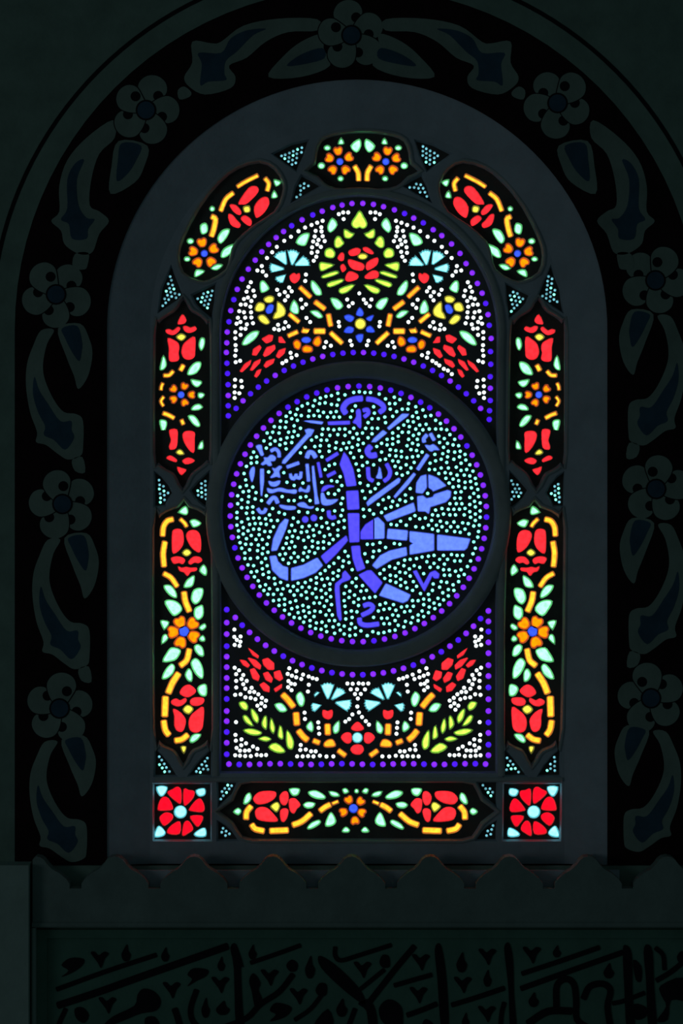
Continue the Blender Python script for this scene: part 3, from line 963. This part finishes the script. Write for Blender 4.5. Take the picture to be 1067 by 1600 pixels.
# --- lower central panel
lo = Panel()
for pts in ([(218, 342), (250, 367), (292, 400), (288, 416), (250, 393)], [(158, 431), (195, 437), (226, 468), (213, 483), (182, 465)],
            [(214, 414), (270, 432), (308, 470), (303, 497), (262, 475)], [(323, 430), (360, 418), (403, 455), (403, 498), (365, 498), (332, 465)],
            [(232, 502), (260, 492), (298, 550), (288, 580), (252, 563)], [(328, 530), (360, 518), (393, 565), (385, 593), (347, 573)],
            [(407, 520), (448, 508), (468, 565), (445, 580), (412, 558)]):
    lo.q(L1, 'r', *pts)
lo.q(L2, 'r', (303, 55), (330, 38), (370, 70), (368, 105), (332, 95))
lo.q(L2, 'r', (407, 85), (462, 51), (458, 75), (417, 105))
lo.s(L2, 'a', 41, (470, 126), (505, 162), (546, 214))
lo.s(L2, 'a', 43, (566, 262), (572, 344))
lo.s(L2, 'a', 41, (585, 390), (620, 433), (648, 456))
lo.s(L2, 'a', 34, (695, 462), (734, 478))
lo.p(L2, 'a', (772, 480), (800, 457), (835, 457), (852, 500), (800, 508), (774, 503))
lo.s(L2, 'a', 40, (795, 346), (798, 414))
lo.s(L2, 'a', 33, (876, 535), (924, 570))
lo.p(L2, 'g', (568, 140), (600, 108), (626, 160), (613, 208), (587, 198))
lo.p(L2, 'g', (413, 200), (460, 192), (497, 240), (450, 248))
lo.p(L2, 'g', (642, 363), (675, 321), (690, 365), (680, 396))
lo.p(L2, 'g', (838, 365), (878, 319), (878, 388), (847, 407))
for pts in (((798, 150), (755, 68), (836, 66)), ((832, 156), (862, 88), (914, 118)), ((862, 186), (952, 168), (930, 238)),
            ((754, 160), (698, 140), (736, 106)), ((745, 204), (704, 252), (690, 184))):
    lo.fan(L2, 'c', *pts)
lo.p(L2, 'r', (764, 242), (797, 250), (828, 242), (826, 285), (800, 303), (767, 285))
lo.p(L2, 'r', (897, 440), (925, 408), (963, 412), (966, 465), (935, 478))
for pts in ([(152, 187), (190, 180), (213, 210), (203, 238), (172, 225)], [(180, 287), (205, 282), (252, 348), (232, 350), (197, 325)],
            [(237, 238), (255, 238), (290, 290), (283, 332), (252, 300)], [(317, 340), (332, 292), (350, 288), (350, 373), (332, 368)],
            [(380, 308), (392, 308), (410, 370), (400, 409), (377, 370)], [(451, 344), (464, 380), (470, 447), (437, 433), (442, 375)],
            [(497, 398), (515, 402), (546, 470), (535, 522), (502, 500)], [(183, 386), (240, 377), (312, 400), (290, 420), (232, 416)],
            [(291, 450), (340, 432), (382, 450), (350, 466)], [(368, 510), (420, 482), (486, 539), (430, 548)]):
    lo.p(L2, 'l', *pts)
lo.items += [(c, mirror(o, 559.2)) for c, o in list(lo.items)]
lo.e(L2, 'c', 1013, 440, 34, n=16)
lo.p(L2, 'r', (972, 375), (987, 347), (1015, 328), (1040, 347), (1056, 375), (1012, 388))
lo.p(L2, 'r', (967, 525), (990, 497), (1040, 497), (1056, 530), (1030, 558), (987, 553))
wl = L1([(116, 208), (116, 262), (161, 259), (134, 284), (160, 297), (118, 320), (154, 327), (118, 487), (150, 506), (129, 534), (181, 540), (168, 569), (129, 583),
         (206, 583), (181, 607), (130, 631), (196, 640), (242, 633), (517, 491), (568, 512), (505, 532), (536, 545), (567, 557), (617, 537), (604, 569), (511, 584),
         (530, 603), (557, 607), (508, 629), (658, 551), (687, 563), (717, 570), (659, 611), (941, 602), (979, 604)])
wl += L2([(122, 128), (161, 124), (228, 107), (261, 107), (291, 124), (197, 146), (235, 150), (270, 160), (317, 150), (347, 170), (313, 190), (284, 207), (339, 211),
          (305, 236), (128, 327), (124, 420), (127, 462), (168, 453), (166, 496), (201, 482), (132, 515), (157, 535), (193, 535), (224, 533), (252, 505), (284, 522),
          (122, 569), (157, 572), (195, 575), (236, 575), (279, 566), (312, 569), (347, 567), (533, 94), (653, 104), (628, 258), (631, 304), (728, 329), (731, 369),
          (735, 412), (600, 494), (597, 530), (637, 527), (676, 540), (709, 540), (574, 577), (614, 577), (654, 575), (693, 577), (740, 572), (788, 578), (838, 577),
          (965, 88), (996, 122)])
lo.dots = [('w', x, y, 2.7) for x, y in wl] + [('w', x, y, 2.7) for x, y in mirror(wl, 559.2)]
lo.dots += [('w', x, y, 2.7) for x, y in L2([(1023, 44), (1011, 88), (1039, 121), (1017, 155), (1013, 213), (1025, 256), (1047, 290), (977, 271), (953, 305), (926, 323),
                                             (1075, 320), (1098, 345)])]
pl = [(353, y) for y in (953.5, 974, 992, 1011, 1027.5, 1044, 1061, 1077, 1094, 1113, 1129, 1146, 1163, 1181)]
pl += [(764.5, y) for y in (955.5, 972, 988, 1005, 1022, 1041, 1058, 1076, 1094.5, 1113, 1131, 1147.5, 1166, 1182.5)]
pl += [(356.5 + i * (760 - 356.5) / 25, 1196.5 + 0.6 * math.sin(i)) for i in range(26)]
pl += arc(MX, MY, 253, 139.9, 40.6, 27)
for i, (x, y) in enumerate(pl):
    lo.items.append(('d' if (i * 5) % 13 < 4 else 'v', circle(x, y, 4.2, n=10)))

# --- the medallion with the blue lettering
me_ = Panel()
me_.p(M7, 's', (122, 292), (170, 282), (180, 330), (193, 375), (170, 383), (147, 340))
me_.s(M7, 's', 30, (268, 338), (310, 320), (343, 350), (348, 396))
me_.p(M7, 's', (172, 465), (205, 435), (200, 405), (235, 405), (260, 382), (285, 382), (313, 405), (300, 435), (262, 440), (273, 478), (245, 483), (220, 465), (187, 478))
me_.q(M7, 's', (602, 132), (640, 120), (693, 132), (660, 190), (640, 200), (405, 463), (377, 458), (387, 430), (620, 170))
me_.p(M7, 's', (57, 560), (77, 507), (103, 502), (103, 560), (85, 637), (72, 628))
me_.q(M7, 's', (162, 517), (196, 517), (196, 640), (178, 780), (168, 778), (162, 640))
me_.p(M7, 's', (277, 505), (310, 515), (350, 487), (373, 500), (345, 540), (356, 598), (320, 590), (277, 603), (264, 595), (300, 550))
me_.p(M7, 's', (247, 637), (290, 647), (353, 632), (348, 665), (310, 688), (270, 683), (250, 660))
me_.p(M7, 's', (232, 707), (280, 720), (340, 707), (380, 707), (440, 725), (513, 722), (510, 758), (440, 750), (400, 745), (340, 735), (280, 753), (242, 745))
me_.p(M7, 's', (542, 720), (560, 697), (580, 715), (615, 720), (632, 682), (650, 687), (643, 738), (610, 746), (575, 735), (547, 740))
me_.s(M7, 's', 30, (428, 497), (540, 457))
me_.q(M7, 's', (448, 566), (470, 562), (479, 592), (494, 590), (504, 566), (527, 566), (531, 586), (545, 588), (551, 545), (577, 545), (572, 604), (548, 622), (518, 612), (495, 628), (468, 622), (451, 600))
me_.s(M7, 's', 40, (622, 404), (642, 356), (680, 360), (706, 400))
me_.s(M7, 's', 28, (624, 472), (638, 634))
me_.q(M7, 's', (672, 490), (690, 487), (708, 640), (722, 770), (743, 858), (702, 863), (697, 760), (680, 640))
me_.s(M7, 'i', 24, (733, 456), (761, 594))
me_.s(M7, 'i', 29, (818, 430), (924, 364))
me_.s(M7, 'i', 29, (826, 586), (900, 548))
me_.p(M7, 'i', (767, 728), (787, 692), (840, 677), (896, 690), (840, 700), (805, 725), (772, 741))
me_.p(M7, 's', (762, 762), (785, 757), (820, 820), (926, 817), (870, 863), (800, 873), (767, 850))
me_.s(M7, 'i', 33, (837, 934), (842, 980), (870, 998), (900, 990))
me_.s(M7, 's', 35, (240, 856), (280, 806), (310, 806), (333, 850))
me_.s(M7, 's', 30, (138, 910), (165, 944), (200, 940), (217, 910))
me_.p(M7, 's', (357, 872), (430, 882), (503, 887), (503, 913), (430, 918), (367, 898))
me_.p(M7, 's', (532, 860), (590, 847), (640, 887), (687, 887), (668, 908), (600, 898), (542, 883))
me_.e(M7, 'i', 605, 1015, 29)
me_.e(M7, 'i', 690, 1000, 30)
me_.q(M1, 's', (632, 366), (720, 371), (798, 380), (788, 397), (700, 385))
me_.q(M1, 'i', (836, 379), (1000, 373), (1001, 397), (838, 401))
me_.s(PX, 'i', 8, (540, 644.5), (536, 637), (542, 627.5), (553, 622.8), (565.5, 621.5))
me_.s(M4, 'i', 31, (150, 187), (205, 197), (255, 228), (266, 256), (238, 280))
me_.p(M4, 'i', (52, 350), (75, 315), (75, 272), (95, 260), (104, 285), (107, 383), (90, 383), (75, 362))
me_.s(M4, 'i', 24, (124, 268), (152, 262), (158, 288), (132, 312))
me_.q(M4, 's', (395, 293), (441, 293), (433, 306), (305, 403), (292, 390))
me_.q(M4, 's', (262, 407), (288, 425), (210, 488), (182, 488), (197, 465))
me_.s(M4, 'i', 36, (174, 520), (152, 550), (172, 583), (212, 579))
me_.s(M4, 's', 24, (549, 488), (547, 465), (567, 440))
me_.s(M4, 's', 22, (594, 432), (618, 474))
me_.p(M4, 's', (557, 512), (590, 514), (615, 507), (653, 543), (620, 543), (600, 553), (580, 543))
me_.s(M5, 's', 23, (572, 46), (505, 146))
me_.q(M5, 's', (475, 172), (490, 182), (440, 250), (347, 347), (337, 335), (400, 260))
me_.q(M5, 's', (370, 207), (383, 217), (373, 240), (155, 402), (147, 380), (172, 350))
me_.s(M5, 'i', 24, (156, 136), (162, 205), (190, 226))
me_.p(M5, 's', (237, 122), (253, 198), (245, 210), (214, 204), (227, 175))
me_.s(M5, 'i', 24, (287, 110), (310, 160), (300, 202), (270, 228))
me_.q(M5, 's', (492, 308), (497, 240), (527, 195), (563, 184), (565, 273), (537, 313))
me_.q(M5, 's', (580, 184), (640, 207), (702, 260), (612, 298), (605, 288), (582, 273))
me_.q(M5, 's', (502, 337), (540, 332), (565, 352), (610, 342), (622, 322), (713, 293), (735, 302), (730, 340), (700, 373), (590, 408), (580, 456), (557, 438), (507, 438))
me_.q(M5, 's', (268, 472), (474, 381), (487, 438), (292, 509))
me_.q(PX, 'i', (564, 831), (571.5, 820), (584, 812), (584, 842), (564, 842.5))
me_.q(PX, 's', (584.5, 811.6), (590.6, 808.5), (600.5, 818), (600.5, 841.3), (584.5, 841.9))
me_.q(M6, 's', (296, 30), (433, 42), (427, 108), (290, 96))
me_.q(M6, 's', (448, 47), (616, 67), (616, 178), (450, 207), (450, 147), (475, 131), (450, 116))
me_.q(M6, 's', (642, 71), (869, 100), (848, 160), (830, 176), (642, 178))
me_.q(M6, 's', (188, 284), (242, 217), (310, 183), (423, 158), (428, 213), (320, 243), (216, 307))
me_.q(PX, 'i', (537.5, 706), (544, 715), (551.5, 733), (556.5, 758), (541.8, 759.5), (537.5, 740), (531, 725))
me_.q(PX, 'i', (541.3, 767.5), (559.3, 766.5), (561, 795), (543.3, 796))
me_.q(PX, 'i', (543.8, 802.5), (561, 802.5), (561, 846.5), (546.5, 847.5))
me_.q(M6, 'i', (41, 152), (98, 148), (104, 220), (135, 304), (81, 325), (52, 240))
me_.q(M6, 'i', (93, 351), (152, 322), (178, 321), (255, 405), (205, 477))
me_.q(M6, 's', (282, 413), (452, 491), (433, 529), (400, 545), (236, 494))
me_.q(PX, 's', (423.5, 861), (426.5, 842), (436.5, 820), (444.7, 811), (450, 812.5), (445.6, 827), (437.6, 846), (431.6, 860))
me_.q(M3, 's', (392, 242), (438, 238), (453, 282), (490, 317), (528, 327), (528, 425), (470, 403), (412, 345))
me_.q(M3, 's', (557, 333), (650, 308), (754, 253), (794, 310), (740, 363), (650, 403), (557, 425))
me_.q(M3, 'i', (783, 241), (974, 84), (985, 120), (900, 218), (820, 297))
me_.q(M3, 'i', (948, 370), (966, 351), (1007, 400), (998, 418), (940, 440), (920, 465), (925, 580), (938, 722), (926, 732), (907, 690), (890, 500), (892, 450), (945, 408))
me_.s(M6, 'i', 28, (128, 566), (162, 556), (190, 573), (172, 604), (115, 632))
me_.s(M6, 'i', 29, (96, 656), (104, 690), (150, 703), (228, 694))
me_.q(M6, 'i', (472, 327), (495, 320), (520, 370), (545, 418), (590, 337), (625, 322), (653, 345), (648, 373), (620, 373), (605, 355), (550, 465))
letters = [o for c, o in me_.items]
# rows of small dots that follow the letters and the rim
step = 1.25
gx, gy = np.meshgrid(np.arange(MX - 196, MX + 196, step), np.arange(MY - 196, MY + 196, step))
pts = np.stack([gx.ravel(), gy.ravel()], 1)
rim = 192.5 - np.hypot(pts[:, 0] - MX, pts[:, 1] - MY)
pts = pts[rim > 0]
rim = rim[rim > 0]
samp = []
for o in letters:
    for i in range(len(o)):
        a, b = o[i - 1], o[i]
        n = max(1, int(math.hypot(a[0] - b[0], a[1] - b[1]) / 1.5))
        samp += [(a[0] + (b[0] - a[0]) * k / n, a[1] + (b[1] - a[1]) * k / n) for k in range(n)]
samp = np.array(samp)
dist = np.full(len(pts), 1e9)
for i in range(0, len(samp), 200):
    s = samp[i:i + 200]
    d = np.sqrt(((pts[:, None, 0] - s[None, :, 0]) ** 2 + (pts[:, None, 1] - s[None, :, 1]) ** 2)).min(1)
    dist = np.minimum(dist, d)
for o in letters:
    oa = np.array(o)
    ob = np.roll(oa, 1, 0)
    ins_ = np.zeros(len(pts), bool)
    for (x1, y1), (x2, y2) in zip(oa, ob):
        c = ((y1 > pts[:, 1]) != (y2 > pts[:, 1])) & (pts[:, 0] < (x2 - x1) * (pts[:, 1] - y1) / ((y2 - y1) or 1e-9) + x1)
        ins_ ^= c
    dist[ins_] = -1
ok = dist > 6.6
pts, rim, dist = pts[ok], rim[ok], dist[ok]
key = np.minimum(dist - 6.6, rim)
rng = np.random.default_rng(5)
key = np.floor(key / 2.2) + rng.random(len(key)) * 0.9
taken = np.empty((0, 2))
MIN = 8.7
for i in np.argsort(key):
    p = pts[i]
    if len(taken) == 0 or ((taken - p) ** 2).sum(1).min() > MIN * MIN:
        taken = np.vstack([taken, p[None]])
me_.dots = [('t', float(x), float(y), 2.25) for x, y in taken]
NB = 75
for i in range(NB):
    a = 2 * math.pi * (i + .3) / NB
    x, y = MX + 201.5 * math.cos(a), MY + 201 * math.sin(a)
    me_.items.append(('d' if (y < 660 and (i * 7) % 10 < 5) or (i * 5) % 17 == 0 else 'v', circle(x, y, 4.1, n=10)))


# --- small dotted corner panels: rows of pin-prick glass
def dotted(o, seed):
    r = random.Random(seed)
    o = clean(o)
    inn = grow(o, -3.9)
    n = Panel()
    ang = r.uniform(0, 1)
    ca, sa = math.cos(ang), math.sin(ang)
    cx = sum(p[0] for p in o) / len(o)
    cy = sum(p[1] for p in o) / len(o)
    s = 7.0
    for i in range(-9, 10):
        for j in range(-9, 10):
            u, v = (i + .5 * (j % 2)) * s, j * s * .86
            x, y = cx + u * ca - v * sa + r.uniform(-.5, .5), cy + u * sa + v * ca + r.uniform(-.5, .5)
            if inside(x, y, inn):
                n.dots.append(('u' if r.random() < .8 else 't', x, y, 1.8))
    return n


# ------------------------------------------------------------------ assemble the panels
def glass_piece(c, out, parent, name=None):
    me = prism('glass', out, D_GLASS, D_GLASS + 0.004)
    return link(name or NAMES.get(c, 'glass_piece'), me, G[c], parent)


def bead_cluster(dots, parent, name='glass_dots'):
    """hundreds of small round panes joined into one mesh"""
    verts, faces, mi = [], [], []
    cols = []
    for c, x, y, r in dots:
        if c not in cols:
            cols.append(c)
        n0 = len(verts)
        k = 9
        verts.extend(W(px, py, D_GLASS) for px, py in circle(x, y, r, n=k))
        verts.extend(W(px, py, D_GLASS + 0.004) for px, py in circle(x, y, r, n=k))
        faces.append(list(range(n0, n0 + k)))
        mi.append(cols.index(c))
        for i in range(k):
            j = (i + 1) % k
            faces.append([n0 + i, n0 + k + i, n0 + k + j, n0 + j])
            mi.append(cols.index(c))
    me = build_mesh(name, verts, faces)
    for c in cols:
        me.materials.append(G[c])
    me.polygons.foreach_set('material_index', mi)
    o = link(name, me, None, parent, kind='stuff')
    return o


def assemble(name, key, panel, label, cat='stained glass', group=None, mat='panel'):
    root = empty(name, label, cat, group)
    out = grow(clean(O[key]), 2.0)
    pieces = [(c, clean(o)) for c, o in panel.items]
    holes = []
    gl = []
    for c, o in pieces:
        per = sum(math.hypot(o[i][0] - o[i - 1][0], o[i][1] - o[i - 1][1]) for i in range(len(o)))
        half = 2 * abs(area(o)) / per
        ins = min({'v': .3, 'd': .3, 'r': .2, 'q': .4, 'y': 1.0, 'a': 1.0, 'i': .15, 's': .15, 'b': .5, 'o': 1.5, 'c': .9}.get(c, 1.25), .36 * half)
        h = inset(o, ins)
        holes.append(h)
        gl.append(ins + (.8 if c in 'vd' else 1.3))
    # opened pieces in front, glass behind; every hole flares towards the room
    front_holes = [(o, g) for o, g in zip(holes, gl)] + [(clean(circle(x, y, r, n=9)), 0.75) for c, x, y, r in panel.dots]
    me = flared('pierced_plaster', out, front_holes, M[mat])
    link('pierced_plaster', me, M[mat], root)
    fl = [k for k, (c, o) in enumerate(pieces) if c in 'rqncob']
    par = {k: k for k in fl}

    def find(k):
        while par[k] != k:
            k = par[k]
        return k
    arrs = {k: np.array(pieces[k][1]) for k in fl}
    for i, a in enumerate(fl):
        for b in fl[i + 1:]:
            A_, B_ = arrs[a], arrs[b]
            if (np.abs(A_.mean(0) - B_.mean(0)) > 40).any():
                continue
            if ((A_[:, None] - B_[None]) ** 2).sum(2).min() < 5.2 ** 2:
                par[find(a)] = find(b)
    heads = {}
    for k in fl:
        heads.setdefault(find(k), []).append(k)
    owner = {}
    for ks in heads.values():
        if len(ks) > 2:
            e = bpy.data.objects.new('glass_flower', None)
            col.objects.link(e)
            e.parent = root
            e.empty_display_size = 0.02
            for k in ks:
                owner[k] = e
    for k, (c, o) in enumerate(pieces):
        o = holes[k]
        nm = NAMES.get(c, 'glass_piece')
        if c in 'nb' and k in owner and any(pieces[m][0] in 'rqo' for m in owner if owner[m] is owner[k]):
            nm = 'glass_flower_centre'
        glass_piece(c, o, owner.get(k, root), nm)
    if panel.dots:
        bead_cluster(panel.dots, root)
    return root


def flared(name, outer, hg, mat):
    outer = clean(outer)
    gh = [grow(h, g) for h, g in hg]
    pts, fl = [], []
    for l in [outer] + gh:
        fl.append(list(range(len(pts), len(pts) + len(l))))
        pts += [Vector(p) for p in l]
    vo, eo, fo, _, _, src = delaunay_2d_cdt(pts, [], fl, 1, 1e-5)
    verts = [W(p[0], p[1], D_PANEL) for p in vo]
    faces = []
    for f, s in zip(fo, src):
        if len(s) == 1 and s[0] == 0:
            a, b, c = (vo[k] for k in f[:3])
            cr = (b[0] - a[0]) * (c[1] - a[1]) - (b[1] - a[1]) * (c[0] - a[0])
            faces.append(f[::-1] if cr > 0 else f)

    def wall(front, rear, flip):
        n0 = len(verts)
        k = len(front)
        verts.extend(W(p[0], p[1], D_PANEL) for p in front)
        verts.extend(W(p[0], p[1], D_GLASS + 0.0005) for p in rear)
        for i in range(k):
            j = (i + 1) % k
            f = [n0 + i, n0 + j, n0 + k + j, n0 + k + i]
            faces.append(f[::-1] if flip else f)
    wall(outer, outer, False)
    nface = len(faces)
    for a, (h, g) in zip(gh, hg):
        wall(a, h, True)
    me = build_mesh(name, verts, faces)
    me.materials.append(mat)
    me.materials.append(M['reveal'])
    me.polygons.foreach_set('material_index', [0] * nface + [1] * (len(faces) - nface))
    return me


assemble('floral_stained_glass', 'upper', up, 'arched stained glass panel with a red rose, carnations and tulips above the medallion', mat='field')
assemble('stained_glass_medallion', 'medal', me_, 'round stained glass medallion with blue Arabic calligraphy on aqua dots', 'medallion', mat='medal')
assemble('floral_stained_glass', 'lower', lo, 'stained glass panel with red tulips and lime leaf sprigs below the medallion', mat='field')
assemble('stained_glass_cartouche', 'top', tp, 'small glass cartouche with two orange flowers at the very top of the arch', 'stained glass', 'border cartouches')
for sfx, side, f in (('', 'left', lambda p: p), ('_r', 'right', lambda p: p.mirrored())):
    assemble('stained_glass_cartouche', 'arch' + sfx, f(ar), 'curved glass cartouche with one red tulip and orange flower, %s shoulder of the arch' % side,
             'stained glass', 'border cartouches')
    assemble('stained_glass_cartouche', 'side_up' + sfx, f(su), 'short upright glass cartouche with two red tulips, %s of the medallion top' % side,
             'stained glass', 'border cartouches')
    assemble('stained_glass_cartouche', 'side_low' + sfx, f(sl), 'tall glass cartouche with yellow vine and two red tulips in the lower %s border' % side,
             'stained glass', 'border cartouches')
    assemble('stained_glass_rosette', 'square' + sfx, f(sq), 'square glass panel with a red eight-petal rosette in the bottom %s corner' % side,
             'stained glass', 'corner rosettes')
    for i, where in ((1, 'outer dotted corner between %s arch cartouche and short upright cartouche'), (2, 'inner dotted corner between %s arch cartouche and short upright cartouche'),
                     (3, 'outer dotted corner between the two upright cartouches on the %s'), (4, 'inner dotted corner between the two upright cartouches on the %s'),
                     (5, 'outer dotted corner just above the %s square rosette'), (6, 'inner dotted corner just above the %s square rosette'),
                     (7, 'upper dotted corner at the %s tip of the bottom cartouche'), (8, 'lower dotted corner at the %s tip of the bottom cartouche'),
                     (9, 'upper dotted corner between top cartouche and %s arch cartouche'), (10, 'lower dotted corner between top cartouche and %s arch cartouche')):
        k = 't%d%s' % (i, sfx)
        assemble('dotted_glass_corner', k, dotted(O[k], i * 3 + len(sfx)), where % side, 'stained glass', 'dotted corner panels')
assemble('stained_glass_cartouche', 'foot', ft, 'horizontal glass cartouche with yellow vine and orange flower along the window foot', 'stained glass', 'border cartouches')
